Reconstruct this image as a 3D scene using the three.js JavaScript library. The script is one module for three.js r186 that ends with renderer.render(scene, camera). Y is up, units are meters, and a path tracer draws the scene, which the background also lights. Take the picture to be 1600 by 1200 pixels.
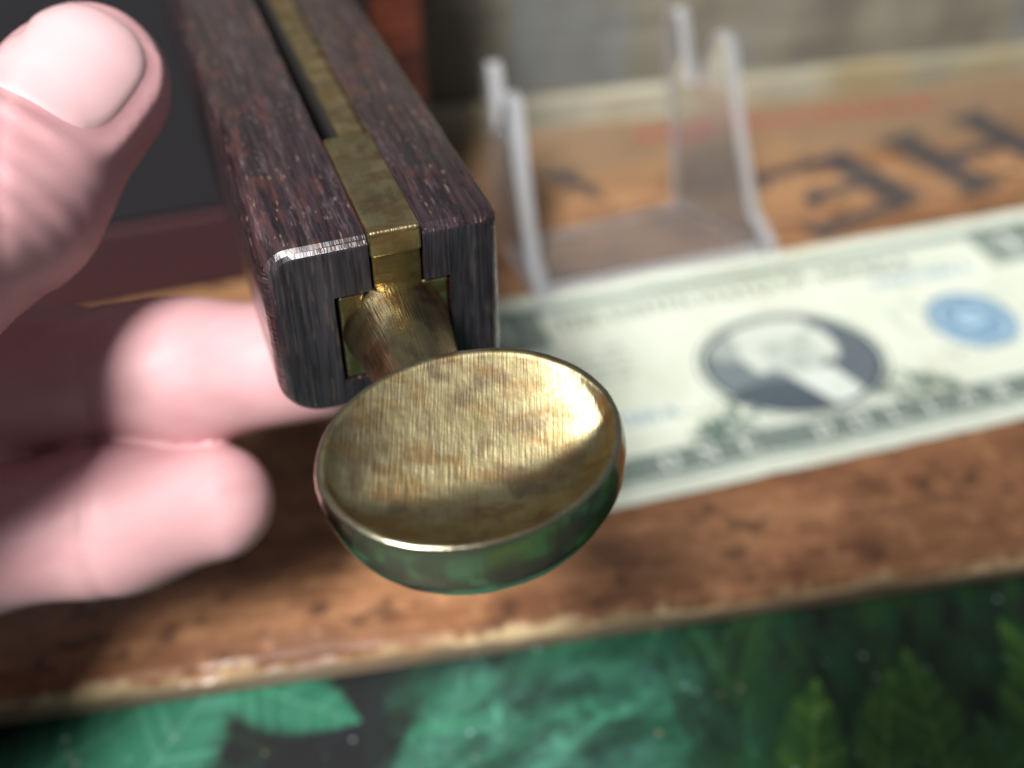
import * as THREE from 'three';
import { RoundedBoxGeometry } from 'three/addons/geometries/RoundedBoxGeometry.js';
import { mergeGeometries, mergeVertices, toCreasedNormals } from 'three/addons/utils/BufferGeometryUtils.js';
import { RectAreaLightUniformsLib } from 'three/addons/lights/RectAreaLightUniformsLib.js';
import { Brush, Evaluator, SUBTRACTION } from 'three-bvh-csg';

// ---------------------------------------------------------------- camera, light, exposure
const MM = 0.001;
const EYE = 145;                                             // height of the lens above the board, mm
const V = (x, d, f) => new THREE.Vector3(x * MM, (EYE - d) * MM, -f * MM);   // right, down from the lens, away from it (mm)
const scene = new THREE.Scene();
const camera = new THREE.PerspectiveCamera(38.88, 4 / 3, 0.003, 20);
camera.position.copy(V(0, 0, 0));
camera.rotation.set(-40.73 * Math.PI / 180, 0, 0);
camera.focus = 0.111;
camera.userData.fStop = 10.5;
scene.add(camera);

scene.background = new THREE.Color().setRGB(0.125, 0.137, 0.158);   // even dim light of the room

RectAreaLightUniformsLib.init();
const TARGET = V(-5, 100, 120), LIGHT_DIR = new THREE.Vector3(-0.22, 0.79, 0.57).normalize();
const LIGHT_W = 0.29, LIGHT_H = 0.36;
const light = new THREE.RectAreaLight(new THREE.Color().setRGB(1, 0.99, 0.97), 100, LIGHT_W, LIGHT_H);
light.position.copy(TARGET).addScaledVector(LIGHT_DIR, 1.25);
light.lookAt(TARGET);
scene.add(light);

const renderer = new THREE.WebGLRenderer({ antialias: true });
renderer.setSize(1024, 768);
renderer.toneMapping = THREE.LinearToneMapping;
renderer.toneMappingExposure = 1.0;
renderer.shadowMap.enabled = true;

// ---------------------------------------------------------------- helpers
function rng(seed) { let s = seed >>> 0; return () => { s = (s + 0x6D2B79F5) | 0; let t = Math.imul(s ^ (s >>> 15), 1 | s); t = (t + Math.imul(t ^ (t >>> 7), 61 | t)) ^ t; return ((t ^ (t >>> 14)) >>> 0) / 4294967296; }; }
const hash = (x, y, s) => { let h = Math.imul(x, 374761393) ^ Math.imul(y, 668265263) ^ Math.imul(s, 974634777); h = Math.imul(h ^ (h >>> 13), 1274126177); return ((h ^ (h >>> 16)) >>> 0) / 4294967296; };
const fade = (t) => t * t * (3 - 2 * t);
function vn(x, y, s = 0) {
  const xi = Math.floor(x), yi = Math.floor(y), u = fade(x - xi), v = fade(y - yi);
  const a = hash(xi, yi, s), b = hash(xi + 1, yi, s), c = hash(xi, yi + 1, s), d = hash(xi + 1, yi + 1, s);
  return a + (b - a) * u + (c - a) * v + (a - b - c + d) * u * v;
}
function fbm(x, y, s = 0, o = 4) { let r = 0, a = 0.5, t = 0; for (let i = 0; i < o; i++) { r += a * vn(x, y, s + i * 17); t += a; a *= 0.5; x *= 2.03; y *= 2.03; } return r / t; }
const clamp = (x, a = 0, b = 1) => Math.min(b, Math.max(a, x));
const sstep = (a, b, x) => fade(clamp((x - a) / (b - a)));
const mix3 = (a, b, t) => [a[0] + (b[0] - a[0]) * t, a[1] + (b[1] - a[1]) * t, a[2] + (b[2] - a[2]) * t];

function dataTex(w, h, fn, srgb = false, wrap = true) {       // fn(i, j) -> [r, g, b] 0..255 with j = 0 at v = 0
  const a = new Uint8Array(w * h * 4);
  for (let j = 0; j < h; j++) for (let i = 0; i < w; i++) {
    const c = fn(i, j), k = (j * w + i) * 4;
    if (typeof c === 'number') { a[k] = a[k + 1] = a[k + 2] = clamp(c, 0, 255); } else { a[k] = clamp(c[0], 0, 255); a[k + 1] = clamp(c[1], 0, 255); a[k + 2] = clamp(c[2], 0, 255); }
    a[k + 3] = 255;
  }
  const t = new THREE.DataTexture(a, w, h);
  t.magFilter = THREE.LinearFilter; t.minFilter = THREE.LinearFilter;
  t.wrapS = t.wrapT = wrap ? THREE.RepeatWrapping : THREE.ClampToEdgeWrapping;
  if (srgb) t.colorSpace = THREE.SRGBColorSpace;
  t.needsUpdate = true;
  return t;
}
const std = (o) => new THREE.MeshStandardMaterial(o);
const phys = (o) => new THREE.MeshPhysicalMaterial(o);
const rgb = (r, g, b) => new THREE.Color().setRGB(r, g, b);

// box-projected uv: grain axis runs along u; scale = texture repeats per metre
function boxUV(geo, size, grain = 'z', sizeV = size) {
  const g = geo.index ? geo.toNonIndexed() : geo; g.deleteAttribute('uv'); if (!g.attributes.normal) g.computeVertexNormals();
  const p = g.attributes.position, uv = new Float32Array(p.count * 2);
  const A = new THREE.Vector3(), B = new THREE.Vector3(), C = new THREE.Vector3();
  for (let i = 0; i < p.count; i += 3) {
    A.fromBufferAttribute(p, i); B.fromBufferAttribute(p, i + 1); C.fromBufferAttribute(p, i + 2);
    const n = B.clone().sub(A).cross(C.clone().sub(A)); const ax = Math.abs(n.x), ay = Math.abs(n.y), az = Math.abs(n.z);
    [A, B, C].forEach((q, k) => {
      let u, v;
      if (grain === 'z') { if (ay >= ax && ay >= az) { u = q.z; v = q.x + 0.002; } else if (ax >= az) { u = q.z; v = q.y + 0.024; } else { u = q.y + 0.03; v = q.x + 0.002; } }
      else { if (ay >= ax && ay >= az) { u = q.x; v = q.z; } else if (az >= ax) { u = q.x; v = q.y + 0.013; } else { u = q.z; v = q.y; } }
      uv[(i + k) * 2] = u / size; uv[(i + k) * 2 + 1] = v / sizeV;
    });
  }
  g.setAttribute('uv', new THREE.BufferAttribute(uv, 2));
  return g;
}
function part(name, geo, mat, parent) {
  const m = new THREE.Mesh(geo, mat); m.name = name; m.castShadow = m.receiveShadow = true; parent.add(m); return m;
}
function thing(name, label, category, pos, turn = 0) {
  const g = new THREE.Group(); g.name = name; g.userData = { label, category }; if (pos) g.position.copy(pos); g.rotation.y = turn; scene.add(g); return g;
}
const rbox = (x0, x1, y0, y1, z0, z1, r, seg = 2) => { const g = new RoundedBoxGeometry((x1 - x0) * MM, (y1 - y0) * MM, (z1 - z0) * MM, seg, r * MM); g.translate((x0 + x1) / 2 * MM, (y0 + y1) / 2 * MM, (z0 + z1) / 2 * MM); return g; };

// ---------------------------------------------------------------- printed tablecloth
{
  const W = 2048, H = 1024, X0 = -170, F0 = 20, SX = 340 / W, SF = 170 / H;     // mm per pixel
  const cv = document.createElement('canvas'); cv.width = W; cv.height = H;
  const c = cv.getContext('2d'), R = rng(5);
  c.fillStyle = '#050a0a'; c.fillRect(0, 0, W, H);
  const P = (x, f) => [(x - X0) / SX, H - (f - F0) / SF];
  for (let i = 0; i < 260; i++) {                                // very dark undergrowth print
    const x = R() * W, y = R() * H; c.fillStyle = `rgba(${8 + R() * 8 | 0},${22 + R() * 30 | 0},${20 + R() * 18 | 0},0.5)`;
    c.beginPath(); c.ellipse(x, y, 20 + R() * 70, 5 + R() * 12, R() * 6.3, 0, 6.3); c.fill();
  }
  // a leaf blade from base to tip with a serrated outline and side veins
  function leaf(bx, bf, tx, tf, w, col, vein, teeth = 9, seed = 1) {
    const [x0, y0] = P(bx, bf), [x1, y1] = P(tx, tf), L = Math.hypot(x1 - x0, y1 - y0), a = Math.atan2(y1 - y0, x1 - x0), hw = w / SX / 2, r = rng(seed);
    c.save(); c.translate(x0, y0); c.rotate(a);
    for (let pass = 0; pass < 4; pass++) { c.globalAlpha = pass ? 0.4 : 0.5; c.fillStyle = col; c.beginPath(); c.moveTo(0, 0); const wv = 0.8 + 0.14 * pass;
    const side = (s) => { const pts = []; for (let i = 0; i <= 60; i++) { const t = i / 60, k = Math.pow(Math.sin(Math.PI * Math.pow(t, 0.75)), 0.8), tooth = 1 + 0.1 * ((t * teeth) % 1) + 0.04 * (r() - 0.5); pts.push([t * L, s * hw * wv * k * tooth]); } return pts; };
    for (const q of side(1)) c.lineTo(...q);
    for (const q of side(-1).reverse()) c.lineTo(...q);
    c.fill(); if (pass === 3) c.clip(); }
    for (let i = 0; i < 90; i++) { const t = r(); c.strokeStyle = r() > 0.5 ? vein : 'rgba(4,40,26,0.30)'; c.lineWidth = 2 + r() * 7; c.globalAlpha = 0.1 + r() * 0.2; c.beginPath(); const s = r() > 0.5 ? 1 : -1; c.moveTo(t * L, 0); c.quadraticCurveTo(t * L + L * 0.06, s * hw * 0.5, t * L + L * 0.16, s * hw * 1.1); c.stroke(); }
    c.globalAlpha = 0.45; c.strokeStyle = vein; c.lineWidth = 5; c.beginPath(); c.moveTo(0, 0); c.lineTo(L, 0); c.stroke();
    c.restore();
  }
  function frond(bx, bf, tx, tf, len, n, col, col2, seed) {       // feathery palm leaf: many narrow leaflets off one rib
    const r = rng(seed); const a = Math.atan2(tf - bf, tx - bx);
    for (let i = 0; i < n; i++) for (const s of [1, -1]) {
      const t = (i + r() * 0.6) / n, x = bx + (tx - bx) * t, f = bf + (tf - bf) * t, aa = a + s * (0.75 + 0.35 * r()), l = len * (0.65 + 0.5 * r()) * (1 - 0.45 * t);
      leaf(x, f, x + Math.cos(aa) * l, f + Math.sin(aa) * l, 4.6 + r() * 3, r() > 0.5 ? col : col2, 'rgba(110,175,150,0.5)', 2, seed * 31 + i * 2 + (s > 0));
    }
  }
  leaf(-82, 78, -52, 104, 17, '#236a4e', 'rgba(100,165,135,0.6)', 7, 3);
  leaf(-62, 74, -46, 109, 15, '#2a7258', 'rgba(110,170,145,0.6)', 9, 4);
  leaf(-47, 104, -24, 96, 11, '#277558', 'rgba(100,165,135,0.6)', 10, 5);
  frond(-16, 78, 28, 108, 24, 13, '#267050', '#3c8068', 7);
  frond(-10, 70, 36, 90, 22, 13, '#468270', '#34785a', 9);
  frond(30, 84, 40, 118, 15, 9, '#186032', '#226a3a', 12);
  for (let i = 0; i < 620; i++) {                                  // brushy print of the feathery leaves
    const x = -20 + R() * 64, f = 66 + R() * 52, a = 0.5 + 0.9 * (R() - 0.5) + (x > 22 ? 0.7 : 0), l = 3 + R() * 9, [px, py] = P(x, f), [qx, qy] = P(x + Math.cos(a) * l, f + Math.sin(a) * l);
    c.strokeStyle = ['rgba(8,40,30,0.22)', 'rgba(70,132,108,0.18)', 'rgba(30,100,66,0.22)', 'rgba(92,150,132,0.16)', 'rgba(6,22,18,0.22)'][i % 5]; c.lineWidth = 8 + R() * 22; c.lineCap = 'round'; c.beginPath(); c.moveTo(px, py); c.quadraticCurveTo((px + qx) / 2 + 14 * (R() - 0.5), (py + qy) / 2 + 14 * (R() - 0.5), qx, qy); c.stroke();
  }
  for (let i = 0; i < 520; i++) {
    const x = 30 + R() * 90, f = 70 + R() * 56, a = 1.5 + 1.0 * (R() - 0.5), l = 5 + R() * 12, [px, py] = P(x, f), [qx, qy] = P(x + Math.cos(a) * l, f + Math.sin(a) * l);
    c.strokeStyle = ['rgba(24,62,30,0.35)', 'rgba(44,84,34,0.30)', 'rgba(20,72,44,0.35)', 'rgba(60,96,40,0.22)', 'rgba(6,18,12,0.35)'][i % 5]; c.lineWidth = 10 + R() * 26; c.lineCap = 'round'; c.beginPath(); c.moveTo(px, py); c.quadraticCurveTo((px + qx) / 2 + 14 * (R() - 0.5), (py + qy) / 2, qx, qy); c.stroke();
  }
  for (const [x, f, x1, f1, w, s] of [[44, 80, 50, 104, 9, 21], [55, 82, 63, 106, 8, 22], [67, 84, 66, 110, 9, 23], [80, 86, 88, 112, 9, 24], [92, 90, 84, 116, 10, 25], [104, 86, 112, 112, 10, 26]]) leaf(x, f, x1, f1, w, '#3c6a26', 'rgba(150,190,80,0.5)', 5, s);
  for (let i = 0; i < 46; i++) {                                   // leaves of the rest of the cloth
    const x = X0 + R() * 340, f = F0 + R() * 170; if (x > -90 && x < 110 && f > 76 && f < 122) continue;
    const a = R() * 6.3, l = 18 + R() * 26; leaf(x, f, x + Math.cos(a) * l, f + Math.sin(a) * l, 7 + R() * 9, ['#236a4e', '#2a7258', '#186032', '#3c6a26'][i % 4], 'rgba(100,165,135,0.5)', 8, 100 + i);
  }
  for (let i = 0; i < 900; i++) {                                  // glitter printed in the dark ground
    const x = R() * W, y = R() * H, l = 0.8 + R() * 2.2; c.fillStyle = ['rgba(190,200,215,0.75)', 'rgba(150,185,175,0.6)', 'rgba(200,160,130,0.6)'][i % 3]; c.beginPath(); c.arc(x, y, l, 0, 6.3); c.fill();
  }
  const t = new THREE.CanvasTexture(cv); t.colorSpace = THREE.SRGBColorSpace; t.wrapS = t.wrapT = THREE.MirroredRepeatWrapping; t.magFilter = THREE.LinearFilter;
  const weave = dataTex(256, 256, (i, j) => 128 + 60 * Math.sin(i * Math.PI / 4) * Math.sin(j * Math.PI / 4) + 60 * (hash(i, j, 3) - 0.5));
  weave.repeat.set(30, 15);
  const g = new THREE.PlaneGeometry(1.2, 0.9, 240, 180); g.rotateX(-Math.PI / 2); g.translate(0, -7 * MM, -0.16);
  const p = g.attributes.position, uv = g.attributes.uv;
  for (let i = 0; i < p.count; i++) {
    const x = p.getX(i) / MM, f = -p.getZ(i) / MM;
    uv.setXY(i, (x - X0) / 340, (f - F0) / 170);
    p.setY(i, (-8.2 + 1.0 * (fbm(x / 45, f / 45, 4, 2) - 0.5)) * MM);
  }
  g.computeVertexNormals();
  const m = part('tablecloth', g, phys({ map: t, bumpMap: weave, bumpScale: 0.00012, roughness: 0.62, clearcoat: 0.12, clearcoatRoughness: 0.4 }), scene);
  m.userData = { kind: 'structure', label: 'dark tablecloth printed with green leaves under the wooden board', category: 'tablecloth' };
}

// ---------------------------------------------------------------- stencilled wooden board
const BOARD_YAW = 10 * Math.PI / 180, BOARD_D = 176;
{
  const W = 2048, H = 850, L0 = -230, LEN = 490, D0 = -12, DEP = 196;
  const cv = document.createElement('canvas'); cv.width = W; cv.height = H;
  const c = cv.getContext('2d'), img = c.createImageData(W, H), hgt = new Float32Array(W * H);
  for (let j = 0; j < H; j++) for (let i = 0; i < W; i++) {
    const x = L0 + (i + 0.5) / W * LEN, d = D0 + (H - j - 0.5) / H * DEP;
    const warp = 6 * (fbm(x / 70, d / 40, 11, 3) - 0.5);
    const grain = fbm(x / 26, (d + warp) / 1.3, 21, 4), band = fbm(x / 160, (d + warp) / 9, 31, 3), blot = fbm(x / 16, d / 13, 41, 4), fleck = fbm(x / 2.6, d / 1.8, 51, 3), old = sstep(20, 115, d + 30 * (fbm(x / 50, d / 50, 61, 2) - 0.5));
    let col = mix3([118, 78, 52], [162, 116, 82], clamp(0.25 + 1.1 * (grain - 0.5) + 1.3 * (band - 0.35)));       // stained front
    col = mix3(col, mix3([138, 98, 66], [172, 134, 98], clamp(0.5 + 1.3 * (grain - 0.5) + 0.9 * (band - 0.5))), old * 0.85);   // bare orange wood further in
    col = mix3(col, [74, 44, 30], 0.4 * sstep(0.48, 0.8, blot));
    col = mix3(col, [192, 142, 102], 0.4 * sstep(0.56, 0.76, fleck) * (1 - 0.6 * old));
    col = mix3(col, [46, 30, 24], 0.45 * sstep(0.62, 0.80, fbm(x / 5, d / 3, 71, 3)));
    col = mix3(col, [132, 112, 90], 0.75 * sstep(128, 158, d + 26 * (fbm(x / 30, d / 12, 65, 3) - 0.5)));  // hazy grey light at the far end, mixed into the wood colour
    // worn raw edge along the front, ragged border
    const rag = 0.6 + 2.4 * (fbm(x / 9, 1, 81, 4) - 0.42) + 1.6 * (fbm(x / 1.7, 5, 83, 2) - 0.5);
    const raw = sstep(rag + 0.5, rag - 0.5, d);
    const patchy = clamp(0.35 + 1.7 * (fbm(x / 14, d / 4, 91, 3) - 0.3));
    col = mix3(col, mix3([120, 88, 62], [214, 188, 146], clamp(patchy + 0.5 * (grain - 0.5))), raw * 0.95);
    col = mix3(col, mix3([92, 76, 62], [136, 116, 96], clamp(0.5 + 1.4 * (fbm(x / 12, d / 1.2, 95, 3) - 0.5))), sstep(-0.6, -2.0, d + 2.2 * (fbm(x / 8, 7, 97, 3) - 0.5)));
    const k = (j * W + i) * 4; img.data[k] = col[0]; img.data[k + 1] = col[1]; img.data[k + 2] = col[2]; img.data[k + 3] = 255;
    hgt[j * W + i] = 0.5 * grain + 0.3 * fleck + 0.2 * blot;
  }
  // stencilled capitals, read from the far side; ink worn by the grain
  const co = Math.cos(BOARD_YAW), si = Math.sin(BOARD_YAW);
  const loc = ([x, f]) => { const dx = x, df = f - 107.5; return [dx * co + df * si, -dx * si + df * co]; };
  const quads = [];
  const quad = (a, b, wa, wb, ink = 0) => { const A = loc(a), B = loc(b), l = Math.hypot(B[0] - A[0], B[1] - A[1]), n = [-(B[1] - A[1]) / l, (B[0] - A[0]) / l]; quads.push([[A[0] + n[0] * wa / 2, A[1] + n[1] * wa / 2], [B[0] + n[0] * wb / 2, B[1] + n[1] * wb / 2], [B[0] - n[0] * wb / 2, B[1] - n[1] * wb / 2], [A[0] - n[0] * wa / 2, A[1] - n[1] * wa / 2], ink]); };
  // letter E
  quad([85.5, 263.5], [101.5, 238.5], 10.4, 11); quad([86, 261], [64, 250.5], 4, 3.8); quad([66.5, 252.5], [63.5, 246.5], 3.4, 5.6);
  quad([92, 249], [76, 241], 4.4, 4.2); quad([77.5, 244], [76, 237.5], 4.2, 4.2); quad([100, 239.5], [74, 225], 4.2, 4.4); quad([72, 229], [77, 222.5], 4.4, 3.6);
  // letter H
  quad([107, 273], [121.5, 246], 10.4, 11); quad([130, 286], [146, 258], 10.4, 10.6); quad([114, 259.5], [139, 272], 5, 5);
  quad([101, 269.5], [113, 276], 2.6, 2.6); quad([115, 243], [128, 249.5], 2.6, 2.6); quad([124, 283], [137, 289], 2.6, 2.6); quad([140, 255], [152, 261], 2.6, 2.6);
  // a mark of the next letter, and faded red marks further back
  quad([10, 254], [22, 243], 5.5, 4.5); quad([8, 250], [18, 255], 2.5, 2.5);
  const rr = rng(77);
  for (let i = 0; i < 15; i++) { const x = 36 + i * 5.9, f = 274 + (x - 36) * 0.23; quad([x, f + 3.2], [x + 1.6, f - 3.2], 2.4 + rr(), 2.4 + rr(), 1); if (i % 2) quad([x - 1, f + 2], [x + 3, f + 2.4], 1.3, 1.3, 1); }
  const inside = (q, x, d) => { let s = 0; for (let i = 0; i < 4; i++) { const [ax, ay] = q[i], [bx, by] = q[(i + 1) % 4], cr = (bx - ax) * (d - ay) - (by - ay) * (x - ax); if (i === 0) s = Math.sign(cr); else if (Math.sign(cr) !== s) return false; } return true; };
  for (const q of quads) {
    const xs = q.slice(0, 4).map((v) => v[0]), ds = q.slice(0, 4).map((v) => v[1]);
    const i0 = Math.floor((Math.min(...xs) - 1 - L0) / LEN * W), i1 = Math.ceil((Math.max(...xs) + 1 - L0) / LEN * W), j0 = Math.floor(H - (Math.max(...ds) + 1 - D0) / DEP * H), j1 = Math.ceil(H - (Math.min(...ds) - 1 - D0) / DEP * H);
    for (let j = Math.max(0, j0); j < Math.min(H, j1); j++) for (let i = Math.max(0, i0); i < Math.min(W, i1); i++) {
      const x = L0 + (i + 0.5) / W * LEN, d = D0 + (H - j - 0.5) / H * DEP;
      if (!inside(q, x + 0.8 * (fbm(x / 2, d / 2, 201, 2) - 0.5), d + 0.8 * (fbm(x / 2, d / 2, 202, 2) - 0.5))) continue;
      const k = (j * W + i) * 4, ink = q[4] ? [158, 56, 58] : [54, 56, 64], a = (q[4] ? 0.8 : 0.84) * (0.62 + 0.5 * fbm(x / 6, d / 1.5, 203, 3));
      const cur = [img.data[k], img.data[k + 1], img.data[k + 2]]; if (!q[4] && cur[0] < 75) continue;
      const m = mix3(cur, ink, clamp(a)); img.data[k] = m[0]; img.data[k + 1] = m[1]; img.data[k + 2] = m[2];
    }
  }
  c.putImageData(img, 0, 0);
  const map = new THREE.CanvasTexture(cv); map.colorSpace = THREE.SRGBColorSpace; map.wrapS = map.wrapT = THREE.ClampToEdgeWrapping;
  const bump = dataTex(W, H, (i, j) => 255 * hgt[(H - 1 - j) * W + i], false, false);
  const rough = dataTex(512, 256, (i, j) => 255 * clamp(0.36 + 0.4 * (fbm(i / 30, j / 12, 301, 3) - 0.4)));
  const NX = 490, prof = [[BOARD_D, -7], [BOARD_D, 0], [120, 0], [60, 0], [20, 0], [6, 0], [3, -0.02], [1.7, -0.15], [0.8, -0.6], [0.25, -1.6], [0, -3], [0.2, -5], [0.7, -6.6], [1.5, -7], [60, -7], [BOARD_D, -7]];
  const pos = [], uvs = [], idx = [], M = prof.length; let run = [];
  for (let k = 0; k < M; k++) run.push(k <= 9 ? prof[k][0] : 0.25 - (prof[k][1] < -1.6 ? (-1.6 - prof[k][1]) : 0));
  for (let i = 0; i <= NX; i++) {
    const x = L0 + i / NX * LEN, chip = 1.5 * Math.max(0, fbm(x / 7, 3, 401, 3) - 0.52) * 5, wob = 0.8 * (fbm(x / 60, 9, 402, 2) - 0.5), small = 0.35 * (fbm(x / 1.6, 2, 403, 2) - 0.5);
    for (let k = 0; k < M; k++) {
      let [d, y] = prof[k];
      if (k >= 5 && k <= 11) { const w = k === 5 ? 0.15 : k === 6 ? 0.5 : k === 11 ? 0.3 : 1; d += w * (wob + small + chip * (k <= 9 ? 0.55 : 0.1)); y -= (k >= 6 && k <= 9 ? 1 : 0) * chip * 0.35; }
      pos.push(x * MM, y * MM, -d * MM); uvs.push((x - L0) / LEN, ((k <= 9 ? d : run[k]) - D0) / DEP);
    }
  }
  for (let i = 0; i < NX; i++) for (let k = 0; k < M - 1; k++) { const a = i * M + k, b = a + M; idx.push(a, b, a + 1, b, b + 1, a + 1); }
  for (const e of [0, NX]) { const a = e * M; for (let k = 1; k < M - 1; k++) e ? idx.push(a, a + k, a + k + 1) : idx.push(a, a + k + 1, a + k); }
  let g = new THREE.BufferGeometry(); g.setAttribute('position', new THREE.Float32BufferAttribute(pos, 3)); g.setAttribute('uv', new THREE.Float32BufferAttribute(uvs, 2)); g.setIndex(idx);
  g = toCreasedNormals(g, 0.7);
  const m = part('wooden_board', g, std({ map, bumpMap: bump, bumpScale: 0.0004, roughness: 0.9, roughnessMap: rough }), scene);
  m.material.roughness = 1; m.position.copy(V(0, EYE, 107.5)); m.rotation.y = BOARD_YAW;
  m.userData = { label: 'old stained crate board with worn front edge and black stencilled capitals', category: 'board' };
}

// ---------------------------------------------------------------- weathered boards behind
function mottled(seed, c1, c2, c3, c4, size = 1024) {
  return dataTex(size, size / 2, (i, j) => {
    const x = i / size * 400, y = j / size * 400, a = fbm(x / 60, y / 34, seed, 4), b = fbm(x / 26, y / 16, seed + 1, 4), g = fbm(x / 40, y / 1.6, seed + 2, 3);
    let c = mix3(c1, c2, sstep(0.28, 0.72, a + 0.25 * (g - 0.5)));
    c = mix3(c, c3, 0.7 * sstep(0.4, 0.72, b)); c = mix3(c, c4, 0.6 * sstep(0.44, 0.76, fbm(x / 18, y / 22, seed + 5, 4)));
    return [c[0] + 22 * (g - 0.5), c[1] + 22 * (g - 0.5), c[2] + 20 * (g - 0.5)];
  }, true);
}
{
  const yaw = 13.5 * Math.PI / 180;
  const mat = std({ map: mottled(501, [104, 98, 82], [126, 120, 104], [112, 118, 122], [84, 80, 74]), roughness: 0.8 }); mat.map.repeat.set(1, 1);
  const wall = thing('back_board', 'upright weathered grey board behind the clear stand', 'board', V(0, EYE, 281), yaw);
  part('panel', boxUV(rbox(-260, 260, -8, 150, -10, 0, 1.2), 0.4, 'x'), mat, wall);
  const strip = std({ map: mottled(541, [134, 124, 98], [172, 168, 150], [120, 120, 110], [150, 128, 84]), roughness: 0.7 });
  part('ledge_strip', boxUV(rbox(-260, 260, -8, 9, 0.3, 5, 2.2, 4), 0.4, 'x'), strip, wall);
}

// ---------------------------------------------------------------- mahogany box on the left
{
  const b = thing('wooden_box', 'mahogany box with black panel and dark red moulding behind the held tool', 'box', V(-18.5, EYE, 221), 18 * Math.PI / 180);
  const t = dataTex(512, 512, (i, j) => { const g = fbm(i / 60, j / 4, 601, 4), a = fbm(i / 90, j / 40, 605, 3); const c = mix3([54, 22, 16], [104, 50, 32], clamp(0.4 + 1.4 * (g - 0.5) + 1.2 * (a - 0.5))); return c; }, true);
  const m = std({ map: t, roughness: 0.38 }), black = std({ color: rgb(0.01, 0.01, 0.014), roughness: 0.8 }), oxblood = std({ color: rgb(0.035, 0.007, 0.01), roughness: 0.8 });   // near-black panel and dark red moulding, plain colours
  part('body', boxUV(rbox(-190, 0, 0.2, 96, -44, 0, 1.4, 3), 0.11, 'x'), m, b);
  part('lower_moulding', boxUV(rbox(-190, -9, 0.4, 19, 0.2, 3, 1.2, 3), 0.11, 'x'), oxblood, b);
  part('front_panel', boxUV(rbox(-186, -12, 19.6, 90, 0.3, 2, 0.6, 2), 0.11, 'x'), black, b);
}

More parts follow.
